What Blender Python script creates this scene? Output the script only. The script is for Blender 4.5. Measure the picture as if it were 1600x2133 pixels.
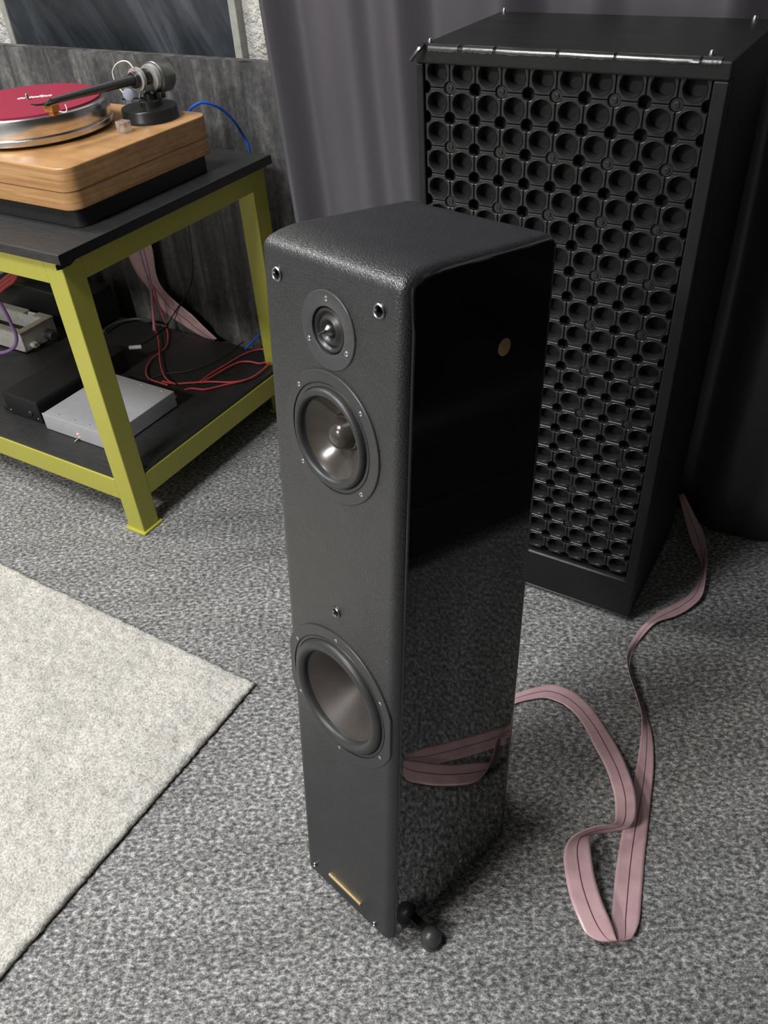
import bpy, bmesh, math, random
import numpy as np
from mathutils import Matrix, Vector

for o in list(bpy.data.objects):
    bpy.data.objects.remove(o, do_unlink=True)
SC = bpy.context.scene
COL = SC.collection
random.seed(7)
RNG = np.random.default_rng(11)

# ------------------------------------------------------------------ camera
IW, IH = 1600.0, 2133.0
FPX, PITCH, ROLL, CAMH, YAW = 1723.036, 0.68144, -0.07251, 1.2367, 0.58
def _cam_axes():
    fw = Vector((0, math.cos(PITCH), -math.sin(PITCH)))
    rt = Vector((1, 0, 0)); up = rt.cross(fw)
    c, s = math.cos(ROLL), math.sin(ROLL)
    rt, up = c*rt + s*up, -s*rt + c*up
    R = Matrix.Rotation(YAW, 3, 'Z')
    return R @ rt, R @ up, R @ fw
RT, UP, FW = _cam_axes()
CAMP = Vector((0, 0, CAMH))
cam_data = bpy.data.cameras.new('camera')
cam = bpy.data.objects.new('camera', cam_data); COL.objects.link(cam)
cam.matrix_world = Matrix(((RT.x, UP.x, -FW.x, 0), (RT.y, UP.y, -FW.y, 0), (RT.z, UP.z, -FW.z, CAMH), (0, 0, 0, 1)))
cam_data.sensor_fit = 'HORIZONTAL'; cam_data.sensor_width = 36.0
cam_data.lens = FPX/IW*36.0
cam_data.clip_start = 0.02
SC.camera = cam

# ------------------------------------------------------------------ world, lights, exposure
world = bpy.data.worlds.new('world'); SC.world = world
world.use_nodes = True
world.node_tree.nodes['Background'].inputs[0].default_value = (0, 0, 0, 1)
world.node_tree.nodes['Background'].inputs[1].default_value = 0.0
SC.view_settings.view_transform = 'Standard'
SC.view_settings.look = 'None'
SC.view_settings.exposure = 0.35
SC.view_settings.gamma = 1.0
SC.view_settings.use_curve_mapping = False
def area(name, loc, size, power, col=(1, 1, 1), rot=(0, 0, 0)):
    d = bpy.data.lights.new(name, 'AREA'); d.shape = 'RECTANGLE'
    d.size, d.size_y = size; d.energy = power; d.color = col
    o = bpy.data.objects.new(name, d); COL.objects.link(o)
    o.location = loc; o.rotation_euler = rot
    return o
LAMPS = [((-1.60, -2.30, 2.655), 92, (1.0, 0.97, 0.93)),
         ((-1.15, -0.25, 2.655), 42, (0.97, 0.98, 1.0)),
         ((-2.35, 0.70, 2.655), 30, (1.0, 0.98, 0.95))]
for loc, pw, colr in LAMPS:
    area('ceiling_lamp_offscreen', loc, (0.56, 0.56), pw, colr)

# ------------------------------------------------------------------ helpers
def P(px, py, axis='z', val=0.0):
    """the point of a horizontal or vertical plane seen at a place of the photograph"""
    d = RT*((px - IW/2)/FPX) - UP*((py - IH/2)/FPX) + FW
    i = 'xyz'.index(axis)
    return CAMP + d*((val - CAMP[i])/d[i])

WM = {}
def wm(o): return WM.get(o.name, Matrix.Identity(4))
def thing(name, label, cat, loc=(0, 0, 0), mat=None, group=None):
    o = bpy.data.objects.new(name, None); COL.objects.link(o)
    o.empty_display_size = 0.05
    m = mat if mat is not None else Matrix.Translation(loc)
    o.matrix_world = m; WM[o.name] = m.copy()
    return tag(o, label, cat, group)
def tag(o, label, cat, group=None, kind=None):
    o['label'] = label; o['category'] = cat
    if group: o['group'] = group
    if kind: o['kind'] = kind
    return o
def struct(o, label=None):
    o['kind'] = 'structure'
    if label: o['label'] = label
    return o

class B:
    def __init__(s): s.v = []; s.f = []
    def add(s, vs, fs):
        n = len(s.v); s.v += [tuple(p) for p in vs]; s.f += [tuple(i + n for i in f) for f in fs]; return s
    def box(s, x0, x1, y0, y1, z0, z1):
        return s.add([(x0,y0,z0),(x1,y0,z0),(x1,y1,z0),(x0,y1,z0),(x0,y0,z1),(x1,y0,z1),(x1,y1,z1),(x0,y1,z1)],
                     [(3,2,1,0),(4,5,6,7),(0,1,5,4),(1,2,6,5),(2,3,7,6),(3,0,4,7)])
    def lathe(s, prof, n=32, o=(0,0,0), ax=(0,0,1), ref=None, cap=True):
        ax = Vector(ax).normalized(); o = Vector(o)
        r = Vector(ref) if ref else (Vector((1,0,0)) if abs(ax.x) < .9 else Vector((0,1,0)))
        e1 = (r - ax*r.dot(ax)).normalized(); e2 = ax.cross(e1)
        vs = []; rows = []
        for (rad, h) in prof:
            if rad < 1e-7:
                rows.append([len(vs)]); vs.append(o + ax*h)
            else:
                rows.append(list(range(len(vs), len(vs)+n)))
                for k in range(n):
                    a = 2*math.pi*k/n
                    vs.append(o + ax*h + (e1*math.cos(a) + e2*math.sin(a))*rad)
        fs = []
        for a, b in zip(rows[:-1], rows[1:]):
            for k in range(n):
                k2 = (k+1) % n
                if len(a) == 1 and len(b) == 1: continue
                if len(a) == 1: fs.append((a[0], b[k2], b[k]))
                elif len(b) == 1: fs.append((a[k], a[k2], b[0]))
                else: fs.append((a[k], a[k2], b[k2], b[k]))
        if cap:
            if len(rows[0]) > 1: fs.append(tuple(reversed(rows[0])))
            if len(rows[-1]) > 1: fs.append(tuple(rows[-1]))
        return s.add(vs, fs)
    def cyl(s, p0, p1, r0, r1=None, n=24):
        p0, p1 = Vector(p0), Vector(p1); d = p1 - p0
        return s.lathe([(r0, 0), (r0 if r1 is None else r1, d.length)], n, p0, d)
    def tube(s, pts, r, n=8):
        pts = [Vector(p) for p in pts]
        rr = r if isinstance(r, (list, tuple)) else [r]*len(pts)
        vs = []; fs = []; up = None
        for i, p in enumerate(pts):
            t = (pts[min(i+1, len(pts)-1)] - pts[max(i-1, 0)]).normalized()
            if up is None: up = Vector((0,0,1)) if abs(t.z) < .9 else Vector((1,0,0))
            e1 = (up - t*up.dot(t)).normalized(); e2 = t.cross(e1); up = e1
            for k in range(n):
                a = 2*math.pi*k/n
                vs.append(p + (e1*math.cos(a) + e2*math.sin(a))*rr[i])
        for i in range(len(pts)-1):
            for k in range(n):
                k2 = (k+1) % n
                fs.append((i*n+k, i*n+k2, (i+1)*n+k2, (i+1)*n+k))
        fs.append(tuple(reversed(range(n)))); fs.append(tuple(range((len(pts)-1)*n, len(pts)*n)))
        return s.add(vs, fs)
    def prism(s, poly, f0, f1):
        """poly: 2-D outline; f0, f1 map a 2-D point to the two ends"""
        n = len(poly)
        vs = [f0(p) for p in poly] + [f1(p) for p in poly]
        fs = [tuple(reversed(range(n))), tuple(range(n, 2*n))] + [(i, (i+1) % n, n+(i+1) % n, n+i) for i in range(n)]
        return s.add(vs, fs)
    def build(s, name, mat, parent=None, smooth=False, local=False, bevel=0, seg=2, ang=35):
        me = bpy.data.meshes.new(name)
        vs = s.v
        if parent is not None and not local:
            inv = wm(parent).inverted(); vs = [tuple(inv @ Vector(p)) for p in vs]
        me.from_pydata(vs, [], s.f); me.validate()
        bm = bmesh.new(); bm.from_mesh(me); bmesh.ops.recalc_face_normals(bm, faces=bm.faces); bm.to_mesh(me); bm.free()
        if smooth:
            me.shade_smooth(); me.set_sharp_from_angle(angle=math.radians(ang))
        me.materials.append(mat)
        return obj(name, me, parent, bevel, seg)
def obj(name, me, parent=None, bevel=0, seg=2):
    o = bpy.data.objects.new(name, me); COL.objects.link(o)
    if parent is not None:
        o.parent = parent; WM[o.name] = wm(parent)
    if bevel:
        m = o.modifiers.new('bevel', 'BEVEL'); m.width = bevel; m.segments = seg; m.limit_method = 'ANGLE'
        m.angle_limit = math.radians(40)
    return o
def catmull(pts, n=8):
    pts = [Vector(p) for p in pts]; out = []
    for i in range(len(pts)-1):
        p0, p1, p2, p3 = pts[max(i-1,0)], pts[i], pts[i+1], pts[min(i+2, len(pts)-1)]
        for k in range(n):
            t = k/n
            out.append(0.5*((2*p1) + (p2-p0)*t + (2*p0-5*p1+4*p2-p3)*t*t + (3*p1-p0-3*p2+p3)*t**3))
    out.append(pts[-1]); return out
def rrect(x0, x1, y0, y1, r, n=6):
    out = []
    for cx, cy, a0 in ((x1-r, y1-r, 0), (x0+r, y1-r, 90), (x0+r, y0+r, 180), (x1-r, y0+r, 270)):
        for k in range(n+1):
            a = math.radians(a0 + 90*k/n); out.append((cx + r*math.cos(a), cy + r*math.sin(a)))
    return out

# ------------------------------------------------------------------ materials
def sr(*c):
    return tuple(((x/255)/12.92 if x/255 <= .04045 else ((x/255+.055)/1.055)**2.4) for x in c) + (1,)
class N:
    def __init__(s, name):
        s.m = bpy.data.materials.new(name); s.m.use_nodes = True
        s.t = s.m.node_tree; s.p = s.t.nodes['Principled BSDF']; s.tc = None
    def n(s, typ, **kw):
        nd = s.t.nodes.new(typ)
        for k, v in kw.items():
            if k in nd.inputs.keys(): nd.inputs[k].default_value = v
            else: setattr(nd, k, v)
        return nd
    def l(s, a, b): s.t.links.new(a, b)
    def co(s, scale=(1,1,1), rot=(0,0,0), loc=(0,0,0), turn=False):
        if s.tc is None: s.tc = s.n('ShaderNodeTexCoord')
        mp = s.n('ShaderNodeMapping'); s.l(s.tc.outputs['Object'], mp.inputs[0])
        if turn: mp.vector_type = 'TEXTURE'; scale = tuple(1/v for v in scale)
        mp.inputs['Scale'].default_value = scale; mp.inputs['Rotation'].default_value = rot; mp.inputs['Location'].default_value = loc
        return mp.outputs[0]
    def noise(s, scale, detail=3, rough=.55, co=None, dist=0):
        nd = s.n('ShaderNodeTexNoise', Scale=scale, Detail=detail, Roughness=rough, Distortion=dist)
        s.l(co if co is not None else s.co(), nd.inputs['Vector']); return nd.outputs['Fac']
    def vor(s, scale, feature='F1', co=None, out='Distance'):
        nd = s.n('ShaderNodeTexVoronoi', feature=feature, Scale=scale)
        s.l(co if co is not None else s.co(), nd.inputs['Vector']); return nd.outputs[out]
    def ramp(s, fac, stops, interp='LINEAR'):
        nd = s.n('ShaderNodeValToRGB'); s.l(fac, nd.inputs[0]); r = nd.color_ramp; r.interpolation = interp
        while len(r.elements) < len(stops): r.elements.new(.5)
        for e, (p, c) in zip(r.elements, stops): e.position = p; e.color = c if len(c) == 4 else (*c, 1)
        return nd.outputs[0]
    def mix(s, fac, a, b, mode='MIX'):
        nd = s.n('ShaderNodeMix', data_type='RGBA', blend_type=mode)
        for sock, v in ((nd.inputs[0], fac), (nd.inputs[6], a), (nd.inputs[7], b)):
            if hasattr(v, 'is_linked'): s.l(v, sock)
            else: sock.default_value = v
        return nd.outputs[2]
    def math(s, op, a, b=0.0):
        nd = s.n('ShaderNodeMath', operation=op)
        for sock, v in ((nd.inputs[0], a), (nd.inputs[1], b)):
            if hasattr(v, 'is_linked'): s.l(v, sock)
            else: sock.default_value = v
        return nd.outputs[0]
    def bump(s, h, strength, dist=.002):
        nd = s.n('ShaderNodeBump', Strength=strength, Distance=dist); s.l(h, nd.inputs['Height']); s.l(nd.outputs[0], s.p.inputs['Normal'])
    def set(s, col=None, rough=None, metal=None, **kw):
        for k, v in (('Base Color', col), ('Roughness', rough), ('Metallic', metal), *kw.items()):
            if v is None: continue
            if hasattr(v, 'is_linked'): s.l(v, s.p.inputs[k])
            else: s.p.inputs[k].default_value = v
        return s
def plain(name, col, rough=.5, metal=0., var=.12, vs=60, **kw):
    """a plain colour with a little procedural variation and fine relief"""
    q = N(name); f = q.noise(vs, 3)
    c = Vector(col[:3])
    q.set(q.ramp(f, [(.3, tuple(c*(1-var))), (.7, tuple(c*(1+var)))]), rough, metal, **kw)
    return q.m
M = {}
# carpet: flecked grey loop pile
q = N('carpet'); a = q.noise(175, 4, .68, q.co((1, .58, 1), (0, 0, -1.0), turn=True)); b = q.noise(14, 3, .5, q.co((1, .22, 1), (0, 0, -1.0), turn=True)); c_ = q.noise(420, 2, .6)
f = q.math('ADD', q.math('MULTIPLY', a, .78), q.math('MULTIPLY', c_, .22))
colr = q.ramp(f, [(.34, (.050, .051, .055)), (.45, (.145, .147, .153)), (.53, (.30, .30, .302)), (.65, (.68, .68, .67))])
colr = q.mix(1.0, colr, q.ramp(b, [(.3, (.80, .795, .775)), (.7, (1.10, 1.095, 1.07))]), 'MULTIPLY')
q.set(colr, .95, **{'Specular IOR Level': .1}); q.bump(f, .8, .006); M['carpet'] = q.m
# rug
q = N('rug'); a = q.noise(230, 4, .7); b = q.noise(9, 4, .6); c_ = q.noise(55, 3, .6)
colr = q.ramp(a, [(.34, (.40, .385, .34)), (.6, (.84, .82, .765))])
colr = q.mix(1.0, colr, q.ramp(b, [(.32, (.82, .82, .82)), (.6, (1, 1, 1))]), 'MULTIPLY')
colr = q.mix(1.0, colr, q.ramp(c_, [(.32, (.86, .85, .83)), (.55, (1, 1, 1))]), 'MULTIPLY')
q.set(colr, .95, **{'Specular IOR Level': .1, 'Sheen Weight': .2}); q.bump(a, .8, .006); M['rug'] = q.m
# leather
q = N('leather'); dv = q.noise(30, 3, .5)
v1 = q.vor(330, 'DISTANCE_TO_EDGE', q.co((1, 1, 1))); v2 = q.vor(120, 'DISTANCE_TO_EDGE', q.co((1.6, .8, .8), (.4, .3, .5)))
w1 = q.noise(75, 4, .65, q.co((.5, 1, 1.5), (0, .5, .3), turn=True), 1.2)
h = q.math('ADD', q.math('MULTIPLY', q.math('MINIMUM', v1, .18), 2.6), q.math('ADD', q.math('MULTIPLY', q.math('MINIMUM', v2, .10), 3.0), q.math('MULTIPLY', w1, 1.2)))
q.set(q.ramp(dv, [(.3, (.008, .009, .011)), (.7, (.014, .015, .018))]), .38, **{'Specular IOR Level': .9, 'Coat Weight': .15, 'Coat Roughness': .34}); q.bump(h, .31, .0016); M['leather'] = q.m
# lacquer
q = N('black_lacquer'); dv = q.noise(3, 2)
q.set(q.ramp(dv, [(.3, (.0035, .0035, .004)), (.7, (.005, .005, .0055))]), .03, **{'Specular IOR Level': .55}); M['lacquer'] = q.m
M['black'] = plain('black_matte', (.010, .010, .011), .55)
M['black_plastic'] = plain('black_plastic', (.018, .018, .019), .42)
M['driver_plate'] = plain('driver_plate', (.035, .035, .037), .38, vs=200)
M['tweeter_plate'] = plain('tweeter_plate', (.05, .05, .053), .30, vs=200)
M['rubber'] = plain('rubber', (.028, .029, .03), .42)
M['foot_rubber'] = plain('foot_rubber', (.05, .05, .05), .35)
M['soft_ring'] = plain('soft_dome', (.022, .022, .022), .36)
M['cone_gloss'] = plain('polypropylene_cone', (.042, .035, .028), .24, **{'Coat Weight': .6, 'Coat Roughness': .12})
M['cone_matte'] = plain('paper_cone', (.042, .034, .031), .46)
M['chrome_dark'] = plain('dark_metal', (.30, .30, .31), .28, 1.0)
M['steel'] = plain('steel', (.62, .62, .63), .25, 1.0)
M['silver_screw'] = plain('silver_screw', (.75, .75, .76), .25, 1.0)
M['gold'] = plain('gold', (.75, .56, .27), .38, .7)
M['copper'] = plain('copper_disc', (.50, .33, .17), .4, .5)
# big cabinet
q = N('diffuser_plastic'); dv = q.noise(90, 3)
q.set(q.ramp(dv, [(.3, (.016, .016, .017)), (.7, (.023, .023, .024))]), .36, **{'Specular IOR Level': .5}); M['tile'] = q.m
q = N('cabinet_black'); dv = q.noise(8, 4, .6, q.co((1, 6, 1))); fine = q.noise(260, 3)
q.set(q.ramp(dv, [(.3, (.008, .0085, .009)), (.7, (.015, .016, .016))]), .5, **{'Specular IOR Level': .3}); q.bump(fine, .25, .001); M['cabinet'] = q.m
q = N('gaffer_tape'); dv = q.noise(120, 4, .6, q.co((.3, 1, 1)))
q.set(q.ramp(dv, [(.3, (.014, .014, .014)), (.7, (.035, .034, .033))]), .26, **{'Specular IOR Level': .9, 'Coat Weight': .6, 'Coat Roughness': .2}); q.bump(dv, .3, .001); M['tape'] = q.m
# green steel
q = N('green_steel'); dv = q.noise(300, 2); d2 = q.noise(6, 3)
q.set(q.mix(.5, q.ramp(dv, [(.3, sr(168, 165, 66)), (.7, sr(184, 180, 82))]), q.ramp(d2, [(.3, sr(168, 164, 64)), (.7, sr(180, 175, 76))])), .42); M['green'] = q.m
# shelf boards
q = N('shelf_board'); dv = q.noise(40, 4, .6, q.co((1, 8, 8))); 
q.set(q.ramp(dv, [(.3, (.016, .016, .017)), (.7, (.034, .034, .034))]), .5); q.bump(dv, .35, .002); M['board'] = q.m
M['board_edge'] = plain('painted_edge', (.012, .012, .012), .35, var=.4, vs=150)
# wood
q = N('plinth_veneer'); g1 = q.noise(1, 4, .6, q.co((7, 7, 210))); g2 = q.noise(1, 3, .5, q.co((5, 42, 90), (0, 0, .1)))
colr = q.mix(.5, q.ramp(g1, [(.3, sr(122, 86, 50)), (.5, sr(180, 136, 88)), (.72, sr(208, 168, 120))]), q.ramp(g2, [(.3, sr(166, 120, 74)), (.7, sr(200, 156, 106))]))
q.set(colr, .38, **{'Coat Weight': .15, 'Coat Roughness': .2}); q.bump(g1, .06, .001); M['wood'] = q.m
M['wood_line'] = plain('veneer_joint', sr(96, 62, 32), .5)
q = N('brushed_aluminium'); g1 = q.noise(1, 2, .5, q.co((30, 30, 900)))
q.set(q.ramp(g1, [(.3, (.60, .60, .61)), (.7, (.74, .74, .75))]), .24, 1.0); M['alu'] = q.m
q = N('felt_mat'); g1 = q.noise(500, 2)
q.set(q.ramp(g1, [(.3, sr(126, 18, 48)), (.7, sr(150, 28, 60))]), .95); M['felt'] = q.m
M['white_print'] = plain('white_print', (.75, .72, .72), .7)
M['white_wire'] = plain('white_wire', (.75, .75, .68), .45)
q = N('carbon_tube'); ck = q.n('ShaderNodeTexWave', Scale=1.0, wave_type='BANDS', bands_direction='Y'); q.l(q.co((1, 85, 1)), ck.inputs['Vector'])  # pale carbon weave bands, with the weave's glints put into the colour
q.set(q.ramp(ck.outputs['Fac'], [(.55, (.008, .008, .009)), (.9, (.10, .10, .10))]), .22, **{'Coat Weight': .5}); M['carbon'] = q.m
M['grey_metal'] = plain('grey_metal', (.23, .24, .24), .38, .85)
M['light_metal'] = plain('light_metal', (.62, .63, .62), .35, .6)
M['tonearm_black'] = plain('tonearm_black', (.016, .016, .016), .30)
M['amber'] = plain('amber_wood', sr(176, 112, 40), .4)
q = N('clear_acrylic'); q.set((.92, .90, .90, 1), .12, **{'Transmission Weight': .85, 'IOR': 1.45}); M['acrylic'] = q.m
q = N('anti_skate_disc'); q.set((.62, .66, .80, 1), .35, **{'Transmission Weight': .3}); M['disc'] = q.m
M['box_silver'] = plain('satin_silver', (.60, .60, .62), .40, .35, var=.04)
M['box_black'] = plain('powder_black', (.012, .012, .013), .42)
M['tray_white'] = plain('ivory_plastic', (.62, .61, .58), .45)
M['tray_beige'] = plain('beige_rim', (.42, .39, .33), .5)
q = N('red_led'); q.set((.9, .15, .1, 1), .4, **{'Emission Color': (1, .16, .08, 1), 'Emission Strength': 3.0}); M['led'] = q.m
M['cable_red'] = plain('red_cable', sr(205, 84, 84), .35)
M['cable_purple'] = plain('purple_cable', sr(150, 118, 176), .4)
M['cable_lilac'] = plain('lilac_cable', sr(178, 140, 178), .4)
M['cable_blue'] = plain('blue_cable', sr(28, 92, 214), .4)
M['cable_black'] = plain('black_cable', (.014, .014, .014), .45)
# pink ribbon
q = N('pink_ribbon'); rb = q.noise(30, 3); fine = q.n('ShaderNodeTexNoise', Scale=900)
q.set(q.ramp(rb, [(.3, sr(200, 162, 166)), (.7, sr(220, 184, 187))]), .26, **{'Coat Weight': .4, 'Coat Roughness': .15, 'Subsurface Weight': .08, 'Subsurface Radius': (.01, .004, .004)})
q.bump(fine.outputs['Fac'], .1, .0006); M['ribbon'] = q.m
M['ribbon_seam'] = plain('ribbon_seam', sr(104, 58, 66), .5)
# curtain
q = N('curtain_cloth'); fine = q.noise(700, 2); b = q.noise(5, 3, .5, q.co((1, 1, .2)))
q.set(q.ramp(b, [(.3, (.062, .058, .068)), (.7, (.088, .083, .094))]), .40, **{'Specular IOR Level': .7}); q.bump(fine, .15, .001); M['curtain'] = q.m
# marbled grey board
q = N('grey_board'); s1 = q.noise(1, 5, .6, q.co((20, 20, 3.0)), .3); s2 = q.noise(1, 4, .65, q.co((90, 90, 60))); s3 = q.noise(420, 2)
f = q.math('ADD', q.math('MULTIPLY', s1, .6), q.math('ADD', q.math('MULTIPLY', s2, .28), q.math('MULTIPLY', s3, .12)))
q.set(q.ramp(f, [(.36, (.022, .023, .025)), (.50, (.078, .077, .078)), (.58, (.15, .146, .142)), (.70, (.31, .30, .28))]), .55); q.bump(s2, .2, .002); M['grey_board'] = q.m
M['board_side'] = plain('board_side', (.10, .095, .082), .7)
# stucco
q = N('stucco'); s1 = q.noise(22, 6, .65); s2 = q.noise(70, 4, .6); s3 = q.noise(13, 4, .7)
q.set(q.ramp(s3, [(.30, (.30, .28, .23)), (.42, (.60, .585, .53)), (.6, (.74, .73, .68))]), .9); q.bump(q.math('ADD', s1, q.math('MULTIPLY', s2, .35)), 1.0, .03); M['stucco'] = q.m
M['paint_wall'] = plain('painted_wall', (.30, .30, .29), .9, var=.04, vs=8)
M['dark_wall'] = plain('dark_wall_cloth', (.020, .019, .021), .9, var=.1, vs=8)
M['ceiling'] = plain('ceiling_paint', (.40, .40, .39), .9, var=.04, vs=8)
M['picture_frame'] = plain('pale_frame', (.36, .36, .33), .6)
# abstract picture: smoky curved bands
q = N('picture_print')
nz = q.noise(1, 5, .6, q.co((9, 1, 1.6), (0, -.55, 0), turn=True), .9); nz2 = q.noise(1, 4, .6, q.co((60, 1, 22), (0, -.6, 0), turn=True)); nz3 = q.noise(2.2, 2, .5)
gr = q.n('ShaderNodeTexGradient', gradient_type='SPHERICAL'); q.l(q.co((1.9, 1, 1.5), (0, 0, 0), (3.53*1.0, -1.776, -1.42)), gr.inputs[0])
f = q.math('ADD', q.math('MULTIPLY', gr.outputs['Fac'], .30), q.math('ADD', q.math('MULTIPLY', nz, .62), q.math('ADD', q.math('MULTIPLY', nz2, .08), q.math('MULTIPLY', nz3, .12))))
q.set(q.ramp(f, [(.30, (.008, .010, .012)), (.44, (.034, .039, .046)), (.60, (.12, .128, .145)), (.80, (.30, .31, .34))]), .3); M['picture'] = q.m
M['lamp'] = plain('lamp_diffuser', (.80, .80, .79), .5, var=.02)

# ------------------------------------------------------------------ the room
RX0, RX1, RY0, RY1, RH = -3.4, 1.9, -3.2, 1.80, 2.7
struct(B().box(RX0-.1, RX1+.1, RY0-.1, RY1+.1, -.08, 0).build('floor', M['carpet']), 'flecked grey loop pile carpet')
struct(B().box(RX0-.1, RX1+.1, RY0-.1, RY1+.1, RH, RH+.08).build('ceiling', M['ceiling']))
struct(B().box(RX0-.1, RX1+.1, RY1, RY1+.1, 0, RH).build('wall_back', M['stucco']), 'rough cream stucco wall')
struct(B().box(RX0-.1, RX0, RY0, RY1, 0, RH).build('wall_left', M['paint_wall']))
struct(B().box(RX1, RX1+.1, RY0, RY1, 0, RH).build('wall_right', M['dark_wall']))
struct(B().box(RX0-.1, RX1+.1, RY0-.1, RY0, 0, RH).build('wall_front', M['paint_wall']))
for i, (loc, pw, colr) in enumerate(LAMPS):
    t = thing('ceiling_light', ['square white ceiling panel light nearest the plain front wall', 'square white ceiling panel light above the pale rug', 'square white ceiling panel light nearest the stucco wall'][i], 'lamp', (loc[0], loc[1], RH), group='ceiling panel lights')
    x, y = loc[0], loc[1]
    B().box(x-.28, x+.28, y-.28, y+.28, RH-.022, RH-.016).build('diffuser', M['lamp'], t)
    f_ = B()
    for a in ((x-.31, x-.28, y-.31, y+.31), (x+.28, x+.31, y-.31, y+.31), (x-.28, x+.28, y-.31, y-.28), (x-.28, x+.28, y+.28, y+.31)):
        f_.box(*a, RH-.03, RH)
    f_.build('frame', M['ceiling'], t)

# ------------------------------------------------------------------ rug
def blur(a, k):
    for ax in (0, 1):
        s = np.zeros_like(a)
        for d in range(-k, k+1): s += np.roll(a, d, ax)
        a = s/(2*k+1)
    return a
def make_rug():
    x0, x1, y0, y1 = -2.3, -.786, -.75, .714; st = .0055
    nx, ny = int((x1-x0)/st)+1, int((y1-y0)/st)+1
    h = RNG.random((nx, ny))
    big = blur(blur(RNG.random((nx, ny)), 9), 9); big = (big-big.mean())/big.std()
    hh = .0115 + (h-.5)*.0045 + (blur(h, 1)-.5)*.007 + big*.0009
    X, Y = np.meshgrid(np.linspace(x0, x1, nx), np.linspace(y0, y1, ny), indexing='ij')
    jx = (RNG.random((nx, ny))-.5)*.004; jy = (RNG.random((nx, ny))-.5)*.004
    X = X + jx; Y = Y + jy
    for e in (0, -1):
        hh[e, :] *= .55; hh[:, e] *= .55
    top = np.stack([X, Y, hh], -1).reshape(-1, 3)
    idx = np.arange(nx*ny).reshape(nx, ny)
    q = np.stack([idx[:-1, :-1], idx[1:, :-1], idx[1:, 1:], idx[:-1, 1:]], -1).reshape(-1, 4)
    ring = np.concatenate([idx[:, 0], idx[-1, 1:], idx[-2::-1, -1], idx[0, -2:0:-1]])
    low = top[ring].copy(); low[:, 2] = 0.0005
    low[:, 0] = np.clip(low[:, 0], x0+.003, x1-.003); low[:, 1] = np.clip(low[:, 1], y0+.003, y1-.003)
    n0 = nx*ny; m = len(ring)
    side = np.stack([ring, n0+np.arange(m), n0+(np.arange(m)+1) % m, np.roll(ring, -1)], -1)
    me = bpy.data.meshes.new('rug')
    me.from_pydata(np.concatenate([top, low]).tolist(), [], np.concatenate([q, side]).tolist())
    me.shade_smooth(); me.materials.append(M['rug'])
    return tag(obj('rug', me), 'thick cream pile rug lying on the grey carpet', 'rug')
make_rug()

# ------------------------------------------------------------------ curtain, grey board, picture
def make_curtain():
    nz = 26; xs = np.arange(-1.34, 1.86, .008); zs = np.linspace(.004, 2.62, nz)
    vs = []
    def prof(x):
        a = .5*math.sin(x*34+.6) + .36*math.sin(x*21+2.1) + .25*math.sin(x*53+1.2)
        return a
    for z in zs:
        xl = -1.212 - (z-.99)*.0567
        for x in xs:
            u = (x - xs[0])/(xs[-1]-xs[0]); xx = xl + u*(xs[-1]-xl)
            k = .034*(1 - .25*z/2.6)
            vs.append((xx, 1.562 + k*prof(x + .03*math.sin(z*1.7)*math.sin(x*5)), z))
    m = len(xs); fs = [(j*m+i, j*m+i+1, (j+1)*m+i+1, (j+1)*m+i) for j in range(nz-1) for i in range(m-1)]
    me = bpy.data.meshes.new('curtain'); me.from_pydata(vs, [], fs); me.shade_smooth(); me.materials.append(M['curtain'])
    o = obj('curtain', me); s = o.modifiers.new('thickness', 'SOLIDIFY'); s.thickness = .003; s.offset = 1
    return tag(o, 'heavy dark mauve-grey curtain hanging in folds behind the big black cabinet', 'curtain')
make_curtain()

def make_board():
    t = thing('backdrop_board', 'marbled dark grey board standing behind the green steel table', 'board', (-1.95, 1.63, 0))
    x0, x1, zt = -2.75, -1.263, .866
    xs = np.linspace(x0, x1, 260); zs = np.linspace(.001, zt, 30); vs = []
    for z in zs:
        for x in xs:
            vs.append((x, 1.627 + .006*math.sin(x*48) + .004*math.sin(x*77+1.3) + .003*math.sin(x*131), z))
    m = len(xs); fs = [(j*m+i, j*m+i+1, (j+1)*m+i+1, (j+1)*m+i) for j in range(len(zs)-1) for i in range(m-1)]
    b = B(); b.add(vs, fs)
    o = b.build('face_sheet', M['grey_board'], t, smooth=True, ang=80)
    B().box(x0, x1+.001, 1.642, 1.664, .001, zt-.002).build('backing', M['grey_board'], t)
make_board()

def make_picture():
    t = thing('framed_picture', 'large smoky grey abstract picture in a thin pale frame on the stucco wall', 'picture', (-1.87, 1.80, .70))
    xl, xr, z0, z1 = -2.312, -1.502, .70, 1.27
    B().box(xl, xr, 1.780, 1.796, z0, z1).build('print', M['picture'], t)
    for a in ((xl-.022, xl, z0-.022, z1+.022), (xr, xr+.022, z0-.022, z1+.022), (xl, xr, z0-.022, z0), (xl, xr, z1, z1+.022)):
        B().box(a[0], a[1], 1.774, 1.80, a[2], a[3]).build('frame_bar', M['picture_frame'], t, bevel=.002)
make_picture()

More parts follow.
